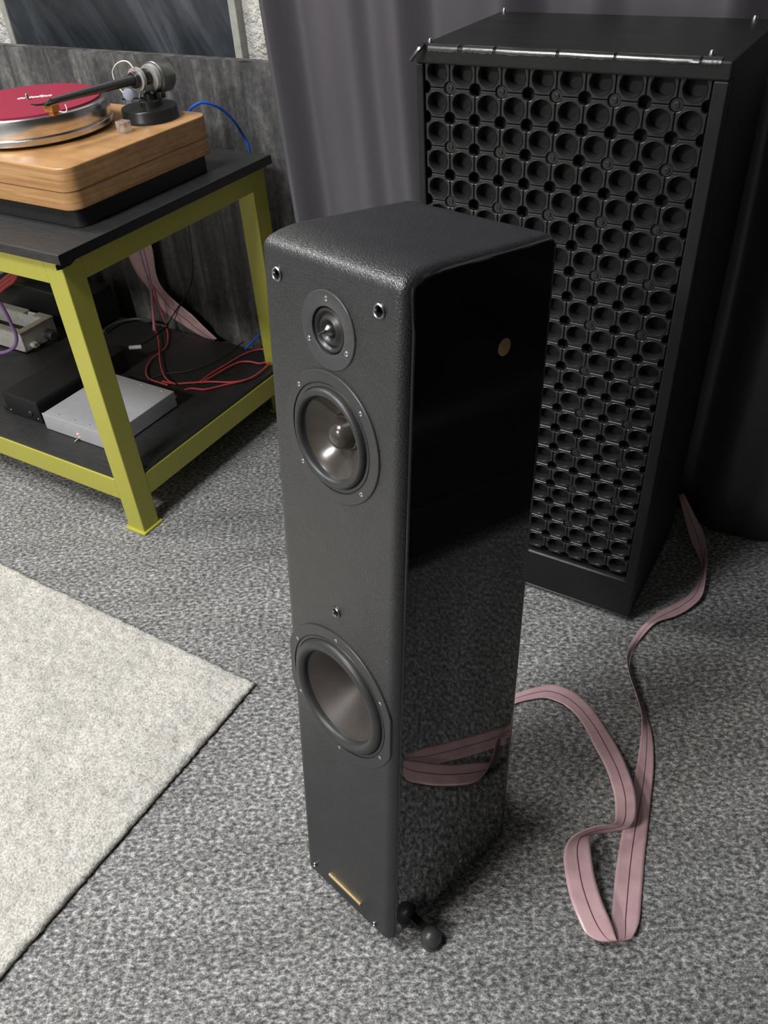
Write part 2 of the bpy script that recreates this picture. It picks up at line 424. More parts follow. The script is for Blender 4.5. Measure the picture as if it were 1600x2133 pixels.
# ------------------------------------------------------------------ tower speaker
def make_tower():
    R = Matrix(((0.9602540, 0.2785094, -0.0185694), (-0.2760872, 0.9574824, 0.0836856), (0.0410871, -0.0752326, 0.9963192)))
    mw = R.to_4x4(); mw.translation = Vector((-0.4045, 0.4403, 0.0296))
    t = thing('tower_speaker', 'slim black tower speaker with leather front and glossy sides between rug and pink ribbon', 'speaker', mat=mw)
    RK, HH = .0447, .9286; L = math.hypot(RK, HH)
    def hw(z): return .0925 + (.0985-.0925)*min(max(z/HH, 0), 1)
    # profile of leather wrap in (y, z), front bottom to rear bottom
    arc = [(.0447, .9286), (.0466, .9335), (.0500, .9365), (.0560, .9390), (.0653, .9412), (.0770, .9425), (.0900, .9428)]
    def slant(x): return x*.105     # the bottom edge is cut a little askew
    nseg = 680
    outer = [(RK*k/nseg, HH*k/nseg) for k in range(nseg)] + arc + [(.0900+(.232-.0900)*k/12, .9428-(.9428-.9352)*k/12) for k in range(1, 13)] + [(.2365, .9340), (.2395, .9310), (.2400, .927)]
    # leather: cross-section across the width with rounded shoulders
    rr = .011; xs_u = []
    for k in range(7):
        a = math.pi/2*k/6; xs_u.append((1, math.sin(a)*rr - rr, rr - math.cos(a)*rr))  # placeholder, mirrored below
    vs = []; fs = []
    ncs = []
    # offsets: (side, inset from half width, depth below surface)
    prof = [(-1, 0, .026), (-1, 0, rr)] + [(-1, rr*(1-math.cos(math.radians(a))), rr*(1-math.sin(math.radians(a)))) for a in (15, 30, 45, 60, 75)]
    flat = [-.99+1.98*k/140 for k in range(141)]
    n_out = len(outer)
    rows = []
    for i, (y, z) in enumerate(outer):
        a = outer[max(i-1, 0)]; b = outer[min(i+1, n_out-1)]
        tx, tz = b[0]-a[0], b[1]-a[1]; ln = math.hypot(tx, tz); ny, nz = -tz/ln, tx/ln      # outward normal (front / up)
        if i < nseg: ny, nz = -HH/L, RK/L
        row = []
        W = hw(z)
        for (s, ins, dep) in prof: row.append((s*(W-ins), dep))
        for u in flat: row.append((u*(W-rr), 0))
        for (s, ins, dep) in reversed(prof): row.append((-s*(W-ins), dep))
        pts = []
        for (x, dep) in row:
            zz = z - nz*dep; yy = y - ny*dep
            if i == 0: zz += slant(x)
            elif i < nseg: zz += slant(x)*max(0, 1 - i/nseg*4)**1.5
            pts.append((x, yy, zz))
        rows.append(pts)
    m = len(rows[0])
    for r_ in rows: vs += r_
    for i in range(n_out-1):
        for k in range(m-1):
            if i < nseg:      # openings behind the three drivers
                a, b = rows[i][k], rows[i+1][k+1]; u_ = (a[0]+b[0])/2; v_ = (a[2]+b[2])/2*L/HH
                if any(math.hypot(u_-uu, v_-vv) < r_ for uu, vv, r_ in ((0, .8728, .028), (0, .7630, .058), (-.0015, .4140, .084), (-.0720, .9085, .0053), (.0690, .9085, .0053), (-.001, .5442, .0053), (-.0720, .0080, .0031), (.0620, .0150, .0031))): continue
            fs.append((i*m+k, i*m+k+1, (i+1)*m+k+1, (i+1)*m+k))
    B().add(vs, fs).build('leather_wrap', M['leather'], t, smooth=True, local=True, ang=60)
    # gloss side panels
    def side(sg):
        ins = .0095
        poly = []
        for k in range(27): poly.append((RK*k/26 + ins, HH*k/26))
        poly[0] = (ins, slant(.092)*sg)
        poly[-1] = (.0515, .926)
        poly += [(.0530, .9318), (.0570, .9345), (.0650, .9368), (.0760, .9380), (.0900, .9382), (.1312, .9363), (.225, .9320)]
        poly[-1] = (.2310, .9319)
        poly += [(.2345, .9309), (.2362, .9285)]
        bk = [(.2362, .012)]
        poly += bk
        if sg > 0: poly += [(.085, .012), (.083, -.004), (.070, .014), (.060, .034), (.050, .034), (.040, .014), (.034, .0085)]
        # faces: outer sheet rings
        n = len(poly); cx = sum(p[0] for p in poly)/n; cz = sum(p[1] for p in poly)/n
        b = B()
        def ring(shr, x):
            out = []
            for i, p in enumerate(poly):
                a = Vector(poly[i-1]); c = Vector(poly[(i+1) % n]); d = (c-a).normalized(); nn = Vector((-d.y, d.x))
                p2 = Vector(p) + nn*shr*(-1)
                out.append((sg*(x + hw(p[1])), p2.x, p2.y))
            return out
        rings = [ring(0, -.012), ring(0, .0005), ring(.0006, .0018), ring(.0016, .0025)]
        vs2 = []; fs2 = []
        for r_ in rings: vs2 += r_
        for j in range(len(rings)-1):
            for i in range(n):
                i2 = (i+1) % n; fs2.append((j*n+i, j*n+i2, (j+1)*n+i2, (j+1)*n+i))
        fs2.append(tuple(range((len(rings)-1)*n, len(rings)*n))); fs2.append(tuple(reversed(range(n))))
        b.add(vs2, fs2)
        return b.build('side_panel', M['lacquer'], t, smooth=True, local=True, ang=30)
    pr = side(1); side(-1)
    # rounded rear with back panel
    poly = rrect(-.0998, .0998, .17, .2495, .012, 10)
    B().prism([(x, y) for x, y in poly], lambda p: (p[0]*.942, p[1], .012), lambda p: (p[0], p[1]-.002, .9265)).build('rear_housing', M['lacquer'], t, smooth=True, local=True)
    B().box(-.080, .080, .090, .190, .03, .92).build('inner_chamber', M['black'], t, local=True)
    B().box(-.088, .088, .02, .232, .013, .02).build('bottom_board', M['black'], t, local=True)
    # face frame
    tv = Vector((0, RK, HH))/L; nv = Vector((0, -HH, RK))/L; ex = Vector((1, 0, 0))
    def F(u, v, d=0): return ex*u + tv*v + nv*d
    def flathe(prof, u, v, n=48): return B().lathe(prof, n, F(u, v), nv, ref=ex, cap=False)
    def screw(par, u, v, r=.0030, d=.0015):
        b = B().lathe([(r, -.001), (r, d*.6), (r*.75, d+.0005), (r*.42, d+.0008), (r*.36, d-.0006), (0, d-.0006)], 12, F(u, v), nv, ref=ex, cap=False)
        b.build('screw', M['silver_screw'], par, smooth=True, local=True)
    # tweeter
    TV = .8728
    tw = flathe([(.0374, -.002), (.0374, .0008), (.0366, .0014), (.0240, .0014), (.0226, .0006), (.0222, -.004), (.018, -.006)], .0006, TV, 64).build('tweeter', M['tweeter_plate'], t, smooth=True, local=True)
    flathe([(.0222, -.0042), (.0205, -.0008), (.0188, .0000), (.0172, -.0012), (.0160, -.0032), (.0148, -.0028), (.0125, -.0004), (.0108, .0004), (.0088, -.0012), (.0072, -.0036), (.006, -.0042)], .0006, TV, 48).build('ring_diaphragm', M['soft_ring'], tw, smooth=True, local=True)
    flathe([(.0064, -.004), (.0060, -.001), (.0048, .0012), (.0030, .0026), (.0018, .0046), (.0010, .0078), (.0004, .0110), (0, .0118)], .0006, TV, 24).build('phase_plug', M['chrome_dark'], tw, smooth=True, local=True)
    for a in (90, 208, 332): screw(tw, .0006 + .0300*math.cos(math.radians(a)), TV+.0300*math.sin(math.radians(a)))
    # midrange
    MV = .7630; 
    md = flathe([(.0700, -.002), (.0700, .0010), (.0690, .0017), (.0580, .0017), (.0574, .0002), (.0568, .0002), (.0562, .0012), (.0530, .0012), (.0515, -.003), (.040, -.012)], 0, MV, 72).build('midrange_driver', M['driver_plate'], t, smooth=True, local=True)
    flathe([(.0524, .0008)] + [(.0478+.0044*math.cos(math.radians(a)), .0014+.0052*math.sin(math.radians(a))) for a in range(0, 181, 15)] + [(.0425, -.001)], 0, MV, 64).build('surround', M['rubber'], md, smooth=True, local=True)
    flathe([(.0436, .0000), (.0420, -.0020), (.036, -.0070), (.030, -.0118), (.024, -.0160), (.018, -.0195), (.016, -.0205)], 0, MV, 64).build('cone', M['cone_gloss'], md, smooth=True, local=True)
    flathe([(.0185, -.0200), (.0180, -.0175), (.0168, -.0170), (.0162, -.0150), (.0150, -.0100), (.0125, -.0058), (.0085, -.0026), (.0045, -.0012), (0, -.0008)], 0, MV, 40).build('dust_cap', M['cone_gloss'], md, smooth=True, local=True)
    for u in (-.0456, .0452):
        for v in (.8062, .7200): screw(md, u, v)
    # woofer, its plate cut flat at both sides
    WV, WR, WU = .4140, .0964, -.0015
    pl_ = []; nn = 96
    def pr_(r, flat_): 
        out = []
        for k in range(nn):
            a = 2*math.pi*k/nn; x, y = r*math.cos(a), r*math.sin(a)
            out.append((max(-flat_, min(flat_, x)), y))
        return out
    ringsW = [(pr_(.0966, .0918), -.002), (pr_(.0966, .0918), .0012), (pr_(.0958, .0910), .0019), (pr_(.0832, .2), .0019), (pr_(.0826, .2), .0004), (pr_(.0818, .2), .0004), (pr_(.0812, .2), .0014), (pr_(.0785, .2), .0014), (pr_(.076, .2), -.004), (pr_(.06, .2), -.02)]
    vs = []; fs = []
    for pts, d in ringsW: vs += [tuple(F(WU+x, WV+y, d)) for x, y in pts]
    for j in range(len(ringsW)-1):
        for k in range(nn): fs.append((j*nn+k, j*nn+(k+1) % nn, (j+1)*nn+(k+1) % nn, (j+1)*nn+k))
    wo = B().add(vs, fs).build('woofer', M['driver_plate'], t, smooth=True, local=True)
    flathe([(.0776, .0010)] + [(.0695+.0078*math.cos(math.radians(a)), .0012+.0072*math.sin(math.radians(a))) for a in range(0, 181, 12)] + [(.0610, -.0016)], WU, WV, 80).build('surround', M['rubber'], wo, smooth=True, local=True)
    flathe([(.0625, -.0004), (.0600, -.0022), (.0592, -.0030), (.0586, -.0030), (.050, -.0105), (.040, -.0195), (.030, -.0282), (.020, -.0362), (.010, -.0430), (.004, -.0460), (0, -.0465)], WU, WV, 80).build('cone', M['cone_matte'], wo, smooth=True, local=True)
    for k in range(6):
        a = math.radians(90 + 60*k); screw(wo, WU + .0885*math.cos(a)*.975, WV + .0885*math.sin(a))
    # grille sockets
    for u, v in ((-.0720, .9085), (.0690, .9085), (-.001, .5442), (-.0720, .0080), (.0620, .0150)):
        k = .62 if v < .1 else 1
        s = flathe([(.0070*k, -.001), (.0070*k, .0012), (.0060*k, .0022), (.0050*k, .0016), (.0043*k, -.0004), (.0042*k, -.0014)], u, v, 24).build('grille_socket', M['chrome_dark'], t, smooth=True, local=True)
        flathe([(.0042*k, -.0010), (.0041*k, -.0160), (0, -.0160)], u, v, 20).build('socket_bore', M['black_plastic'], s, smooth=True, local=True)
    # gold bar and gold discs
    b = B(); d0, d1 = .0002, .0012
    p0, p1 = (-.0372, .0222), (.0332, .0272); dx, dy = p1[0]-p0[0], p1[1]-p0[1]; ln = math.hypot(dx, dy); px_, py_ = -dy/ln*.0023, dx/ln*.0023
    quad = [(p0[0]-px_, p0[1]-py_), (p1[0]-px_, p1[1]-py_), (p1[0]+px_, p1[1]+py_), (p0[0]+px_, p0[1]+py_)]
    b.prism(quad, lambda p: tuple(F(p[0], p[1], -.001)), lambda p: tuple(F(p[0], p[1], .0018)))
    b.build('name_bar', M['gold'], t, local=True, bevel=.0003)
    for (y, z, r) in ((.1704, .8451, .0085), (.1424, .0518, .0035)):
        B().lathe([(r, 0), (r, .0032), (r*.85, .0036), (0, .0036)], 28, (hw(z), y, z), (1, 0, 0)).build('inlay_disc', M['copper'], t, smooth=True, local=True)
    # feet: black bracket with ball foot; front right one stands proud of the side
    inv = mw.inverted()
    def foot(wp, top):
        wp = Vector(wp)
        b = B().lathe([(.0135, 0), (.0155, .0025), (.0155, .006), (.0138, .008), (.0145, .012), (.0150, .0165), (.0138, .0235), (.0105, .0285), (.0060, .0313), (0, .0322)], 28, wp, (0, 0, 1))
        f_ = b.build('foot', M['foot_rubber'], t, smooth=True)
        if top: B().box(top[0], top[2], top[1]-.006, top[1]+.006, -.014, -.004).build('bracket', M['black'], f_, local=True)
    foot((-.2735, .4600, 0), (.06, .056, .115))
    for lx, ly in ((.074, .205), (-.07, .05), (-.07, .205)):
        w_ = mw @ Vector((lx, ly, 0)); foot((w_.x, w_.y, 0), None)
    return t
make_tower()

# ------------------------------------------------------------------ big cabinet with cup tiles
def make_cabinet():
    x0, x1, y0, y1, zt = -.669, -.2215, 1.195, 1.492, 1.0
    S = .0415; gx, gz = -.636, .1363
    t = thing('cabinet_speaker', 'tall black cabinet with a grid of round cups on its front, before the dark curtain', 'speaker', (-.445, 1.195, 0))
    B().box(x0, x1, y0+.0238, y1, .012, zt).build('body', M['cabinet'], t, bevel=.004)
    B().box(x0+.02, x1-.02, y0+.03, y1-.02, 0, .013).build('plinth', M['black'], t)
    B().box(x0, x1, y0, y0+.024, .012, .1045).build('kick_board', M['cabinet'], t, bevel=.003)
    for zc, xa, xb in ((.1045, -.655, -.242), (.0140, x0+.002, x1-.004)):  # glossy strips added to catch light along the kick board edges
        B().add([(xa, y0-.0008, zc-.0022), (xb, y0-.0008, zc-.0022), (xb, y0+.0012, zc+.0010), (xa, y0+.0012, zc+.0010), (xa, y0+.008, zc+.0014), (xb, y0+.008, zc+.0014)], [(0, 1, 2, 3), (3, 2, 5, 4)]).build('glint_strip', M['tape'], t)
    B().box(x0, -.6575, y0, y0+.024, .1045, zt-.0225).build('frame_strip', M['cabinet'], t, bevel=.002)
    B().box(-.2405, x1, y0, y0+.024, .1045, zt-.0225).build('frame_strip', M['cabinet'], t, bevel=.002)
    tp = B()
    tp.box(x0-.001, x1+.001, y0-.001, y0+.024, zt-.0225, zt+.001)
    tp.build('frame_strip', M['cabinet'], t, bevel=.003)
    B().box(-.6565, -.2405, y0+.0235, y0+.0242, .1045, zt-.0225).build('backing', M['black'], t)
    # shiny tape along the top edge, in torn lengths, and a loose end at the corner
    for a, b, dz in ((-.648, -.600, .0010), (-.592, -.545, .0016), (-.54, -.452, .0012), (-.447, -.372, .0018), (-.368, -.262, .0014), (-.258, -.235, .002)):
        q_ = B(); n = 14; vs = []
        for i in range(n+1):
            x = a + (b-a)*i/n; j = random.uniform(-.0012, .0012)
            for (yy, zz) in ((y0-.0016, zt-.0048+j), (y0-.0024, zt-.0030), (y0-.0004, zt+.0006+dz*.4), (y0+.004, zt+.0028+dz*.6), (y0+.012+j*2, zt+.0022)):
                vs.append((x, yy, zz))
        fs = [(i*5+k, i*5+k+1, (i+1)*5+k+1, (i+1)*5+k) for i in range(n) for k in range(4)]
        q_.add(vs, fs); q_.build('tape', M['tape'], t, smooth=True, ang=60)
    q_ = B(); e = [P(884, 92, 'y', 1.193), P(876, 100, 'y', 1.186), P(866, 112, 'y', 1.182), P(856, 126, 'y', 1.180)]
    pts = catmull(e, 5); q_.tube(pts, [.0035]*len(pts), 6); q_.build('tape', M['tape'], t, smooth=True)
    # corner studs
    for px, py in ((897, 88), (1483, 114), (1051, 24), (1573, 41)):
        p = P(px, py, 'z', zt)
        B().lathe([(.004, 0), (.004, .002), (.0028, .006), (0, .007)], 10, (p.x, p.y, zt-.0005), (0, 0, 1)).build('stud', M['silver_screw'], t, smooth=True)
    # one tile: notched square plate with a deep round cup
    h = S/2 - .0006; nr = .0083; seg = 6
    def outline(hh, nrr):
        out = []
        for cx, cy, a0 in ((hh, hh, 270), (-hh, hh, 0), (-hh, -hh, 90), (hh, -hh, 180)):
            for k in range(seg+1):
                a = math.radians(a0 - 90*k/seg)
                out.append((cx + nrr*math.cos(a), cy + nrr*math.sin(a)))
            p, c2 = out[-1], (cx, cy)
            nxt = (-p[1], p[0]); nx_ = (-out[-1-seg][1], out[-1-seg][0])
            for k in range(1, 5): out.append((p[0] + (nx_[0]-p[0])*k/5, p[1] + (nx_[1]-p[1])*k/5))
        return out
    n = 4*(seg+5)
    def aligned(r):
        pts = outline(h, nr); return [(r*math.cos(math.atan2(y, x)), r*math.sin(math.atan2(y, x))) for x, y in pts]
    rings = [(outline(h, nr), .010), (outline(h, nr), .0010), (outline(h-.0009, nr), 0.0), (aligned(.0168), 0.0), (aligned(.0160), -.0012), (aligned(.0152), 0.0004), (aligned(.0145), .0020), (aligned(.0139), .0190), (aligned(.0130), .0202), (aligned(.0060), .0203)]
    vs = []; fs = []
    for pts, d in rings: vs += [(x, d, y) for x, y in pts]
    for j in range(len(rings)-1):
        for k in range(n): fs.append((j*n+k, j*n+(k+1) % n, (j+1)*n+(k+1) % n, (j+1)*n+k))
    fs.append(tuple(range((len(rings)-1)*n, len(rings)*n)))
    first = B().add(vs, fs).build('cup_tile', M['tile'], t, smooth=True, local=True, ang=32)
    me = first.data
    base = Vector((-.445, 1.195, 0))
    k = 0
    for r in range(21):
        for c in range(10):
            o = first if k == 0 else first.copy()
            if k: COL.objects.link(o); o.parent = t
            z = gz + (20-r)*S; y = y0 + .0035 + (z-.1363)*.0
            o.location = Vector((gx + c*S, y, z)) - base; k += 1
    s1 = B().lathe([(.0088, .009), (.0088, .0040), (.0080, .0032), (.0045, .0032), (.0040, .0016), (.0022, .0012), (.0018, .0020), (0, .0020)], 16, (0, 0, 0), (0, 1, 0)).build('boss_screw', M['tile'], t, smooth=True, local=True)
    k = 0
    for r in range(0, 20, 2):
        for c in range(0, 9, 2):
            o = s1 if k == 0 else s1.copy()
            if k: COL.objects.link(o); o.parent = t
            o.location = Vector((gx + (c+.5)*S, y0+.0035, gz + (20-r-.5)*S)) - base; k += 1
make_cabinet()

# ------------------------------------------------------------------ green steel table
TX1, TY0, TY1, TX0 = -1.299, .951, 1.575, -2.35
def make_table():
    t = thing('steel_table', 'olive green square-tube steel table with two black shelves under the turntable', 'table', (-1.82, 1.26, 0))
    w = .050
    for x in (TX1-w, TX0):
        for y in (TY0, TY1-w):
            lg = B().box(x, x+w, y, y+w, .004, .6635).build('leg', M['green'], t, bevel=.002)
            B().box(x-.007, x+w+.007, y-.007, y+w+.007, 0, .006).build('foot_plate', M['green'], lg, bevel=.001)
    for z0, z1 in ((.6135, .6635), (.087, .143)):
        for y in (TY0+.0005, TY1-w+.0005): B().box(TX0+w, TX1-w, y, y+w-.001, z0, z1).build('rail', M['green'], t, bevel=.0015)
        for x in (TX0+.0005, TX1-w+.0005): B().box(x, x+w-.001, TY0+w, TY1-w, z0, z1).build('rail', M['green'], t, bevel=.0015)
    # top board with a rough painted edge
    B().box(TX0-.02, TX1+.016, TY0-.012, TY1+.012, .6636, .6835).build('table_top', M['board'], t, bevel=.003)
    e = B(); n = 60; vs = []
    for i in range(n+1):
        y = TY0-.012 + (TY1-TY0+.024)*i/n; d = random.uniform(0, .007) + (.006 if i < 5 else 0)
        vs += [(TX1+.0168, y, .683), (TX1+.0172, y, .6636), (TX1+.0008, y, .6630), (TX1+.0006, y, .6625-d)]
    e.add(vs, [(i*4+k, i*4+k+1, (i+1)*4+k+1, (i+1)*4+k) for i in range(n) for k in range(3)])
    e.build('edge_paint', M['board_edge'], t)
    # lower board, cut out round the legs
    z0, z1 = .1432, .152
    b = B(); b.box(TX0+.004, TX1-.004, TY0+w+.004, TY1-w-.002, z0, z1); b.box(TX0+w+.002, TX1-w-.003, TY0+.004, TY0+w+.004, z0, z1); b.box(TX0+w+.002, TX1-w-.002, TY1-w-.002, TY1-.004, z0, z1)
    b.build('lower_shelf', M['board'], t)
make_table()
ZS = .152      # surface of the lower shelf
ZT = .6835     # surface of the table top

# ------------------------------------------------------------------ turntable
def make_turntable():
    X1, Y0, X0, Y1 = -1.330, 1.040, -1.80, 1.455
    t = thing('turntable', 'wooden record player with red felt mat and black carbon tonearm on the green table', 'turntable', (-1.56, 1.25, ZT))
    base = rrect(X0+.015, X1-.012, Y0+.014, Y1-.012, .02)
    B().prism(base, lambda p: (p[0], p[1], ZT), lambda p: (p[0], p[1], .7225)).build('base', M['black_plastic'], t, smooth=True, bevel=.002)
    pl_ = rrect(X0, X1, Y0, Y1, .028, 8)
    B().prism(pl_, lambda p: (p[0], p[1], .7215), lambda p: (p[0], p[1], .800)).build('plinth', M['wood'], t, smooth=True, bevel=.002)
    gl = rrect(X0-.0004, X1+.0004, Y0-.0004, Y1+.0004, .0284, 8)
    B().prism(gl, lambda p: (p[0], p[1], .7560), lambda p: (p[0], p[1], .7572)).build('joint_line', M['wood_line'], t, smooth=True)
    cx, cy = -1.612, 1.226
    B().lathe([(.10, .800), (.10, .809)], 48, (cx, cy, 0), (0, 0, 1)).build('sub_platter', M['black'], t, smooth=True)
    pf = B().lathe([(.150, .8065), (.1605, .8065), (.1620, .8080), (.1620, .8175), (.1605, .8185), (.1598, .8205), (.1610, .8225), (.1610, .8490), (.1600, .8535), (.1575, .8555), (.02, .8558)], 96, (cx, cy, 0), (0, 0, 1)).build('platter', M['alu'], t, smooth=True)
    B().lathe([(.1480, .8556), (.1482, .8580), (.1475, .8586), (0, .8586)], 96, (cx, cy, 0), (0, 0, 1)).build('felt_mat', M['felt'], pf, smooth=True)
    B().lathe([(.0036, .8560), (.0036, .8690), (.0028, .8705), (0, .8708)], 16, (cx, cy, 0), (0, 0, 1)).build('spindle', M['steel'], pf, smooth=True)
    # lettering on the mat
    cu = bpy.data.curves.new('lettering', 'FONT'); cu.body = 'ortofon'; cu.size = .030; cu.offset = .0012; cu.extrude = .0002; cu.shear = .25; cu.space_character = 1.05
    tmp = bpy.data.objects.new('lettering_src', cu); COL.objects.link(tmp)
    bpy.context.view_layer.update(); dg = bpy.context.evaluated_depsgraph_get()
    me = bpy.data.meshes.new_from_object(tmp.evaluated_get(dg)); bpy.data.objects.remove(tmp, do_unlink=True)
    me.materials.clear(); me.materials.append(M['white_print'])
    xs = [v.co.x for v in me.vertices]; w = max(xs) - min(xs)
    a0 = P(36, 206, 'z', .8589); a1 = P(108, 199, 'z', .8589); d = a1 - a0; k = d.length/w
    rot = Matrix.Rotation(math.atan2(d.y, d.x), 4, 'Z')
    for v in me.vertices:
        v.co = (Matrix.Translation(a0) @ rot) @ Vector(((v.co.x-min(xs))*k, v.co.y*k*1.25 - .004, v.co.z))
    inv = wm(t).inverted()
    me.transform(inv); obj('lettering', me, pf)
    # tonearm
    px, py = -1.425, 1.378
    ab = B().lathe([(.0600, .7995), (.0600, .8060), (.0592, .8072), (.0592, .8225), (.0575, .8255), (.020, .8262), (0, .8262)], 64, (px, py, 0), (0, 0, 1)).build('arm_base', M['tonearm_black'], t, smooth=True)
    B().lathe([(.024, .826), (.024, .836), (.020, .838), (.012, .838), (.012, .850), (.009, .853), (0, .853)], 32, (px+.004, py+.004, 0), (0, 0, 1)).build('arm_pillar', M['tonearm_black'], ab, smooth=True)
    B().cyl((px+.004, py+.004, .842), (px-.062, py-.012, .838), .0026, n=10).build('lift_lever', M['tonearm_black'], ab, smooth=True)
    B().box(px+.008, px+.030, py+.012, py+.026, .838, .850).build('lift_block', M['tonearm_black'], ab, bevel=.002)
    # bearing yoke
    yk = B().lathe([(.0140, -.004), (.0225, -.004), (.0225, .004), (.0140, .004)], 40, (px, py-.016, .880), (0, 1, 0)).build('bearing_yoke', M['light_metal'], t, smooth=True)
    B().cyl((px, py-.030, .880), (px, py+.012, .880), .0158, n=28).build('bearing_housing', M['tonearm_black'], yk, smooth=True, bevel=.002)
    B().box(px-.0035, px+.0035, py-.006, py+.010, .838, .868).build('support_arm', M['light_metal'], yk, bevel=.001)
    B().cyl((px-.010, py-.012, .842), (px-.004, py-.004, .866), .0018, n=8).build('strut', M['light_metal'], yk, smooth=True)
    # arm tube and head
    head = Vector((-1.446, 1.150, .8835)); st = Vector((px, py-.026, .881))
    pts = catmull([st, st.lerp(head, .33), st.lerp(head, .66), head], 6); n = len(pts)
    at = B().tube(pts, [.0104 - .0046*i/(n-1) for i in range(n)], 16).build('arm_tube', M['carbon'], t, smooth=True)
    d = (head-st).normalized()
    B().box(head.x-.009, head.x+.009, head.y-.020, head.y+.012, .8800, .8838).build('head_shell', M['tonearm_black'], at, bevel=.001)
    B().box(head.x-.0125, head.x+.0105, head.y-.012, head.y+.008, .8660, .8800).build('cartridge', M['amber'], at, bevel=.002)
    B().box(head.x-.007, head.x+.007, head.y-.008, head.y+.004, .8592, .8662).build('stylus_guard', M['amber'], at, bevel=.0015)
    B().cyl((head.x, head.y-.008, .8838), (head.x, head.y-.008, .8868), .0022, n=10).build('head_screw', M['steel'], at, smooth=True)
    q_ = catmull([(head.x+.008, head.y+.004, .866), (head.x+.020, head.y+.008, .864), (head.x+.026, head.y+.010, .868), (head.x+.024, head.y+.011, .878)], 5)
    B().tube(q_, .0012, 6).build('finger_lift', M['white_wire'], at, smooth=True)
    B().tube(catmull([(head.x, head.y-.018, .8825), (head.x-.008, head.y-.030, .8835), (head.x-.016, head.y-.034, .885)], 4), .0018, 6).build('finger_lift', M['tonearm_black'], at, smooth=True)
    # counterweight
    cw = B().lathe([(.006, 0), (.0300, 0), (.0316, .002), (.0316, .034), (.0296, .0375), (.0, .0375)], 40, (px+.003, py+.026, .874), (0, 1, -.02)).build('counterweight', M['grey_metal'], t, smooth=True)
    B().lathe([(.010, -.012), (.0255, -.012), (.0262, -.010), (.0262, -.001), (.010, -.001)], 40, (px+.003, py+.026, .876), (0, 1, 0)).build('weight_ring', M['light_metal'], cw, smooth=True)
    # anti-skating weight, wire
    dc = P(268, 197, 'y', py-.03); fd = (CAMP-dc).normalized()
    B().lathe([(.0115, -.0015), (.0115, .0015)], 24, dc, fd).build('anti_skate_disc', M['disc'], t, smooth=True, bevel=.0005)
    pts = catmull([P(x, y, 'y', py-.022) for x, y in ((278, 142), (268, 130), (256, 127), (243, 133), (235, 146), (236, 160), (243, 176), (252, 188), (260, 196))], 6)
    B().tube(pts, .0013, 6).build('anti_skate_wire', M['white_wire'], t, smooth=True)
    # clear block
    c = P(257, 277, 'z', .80)
    B().box(c.x-.014, c.x+.010, c.y-.004, c.y+.018, .7998, .822).build('arm_rest_block', M['acrylic'], t, bevel=.002)
make_turntable()

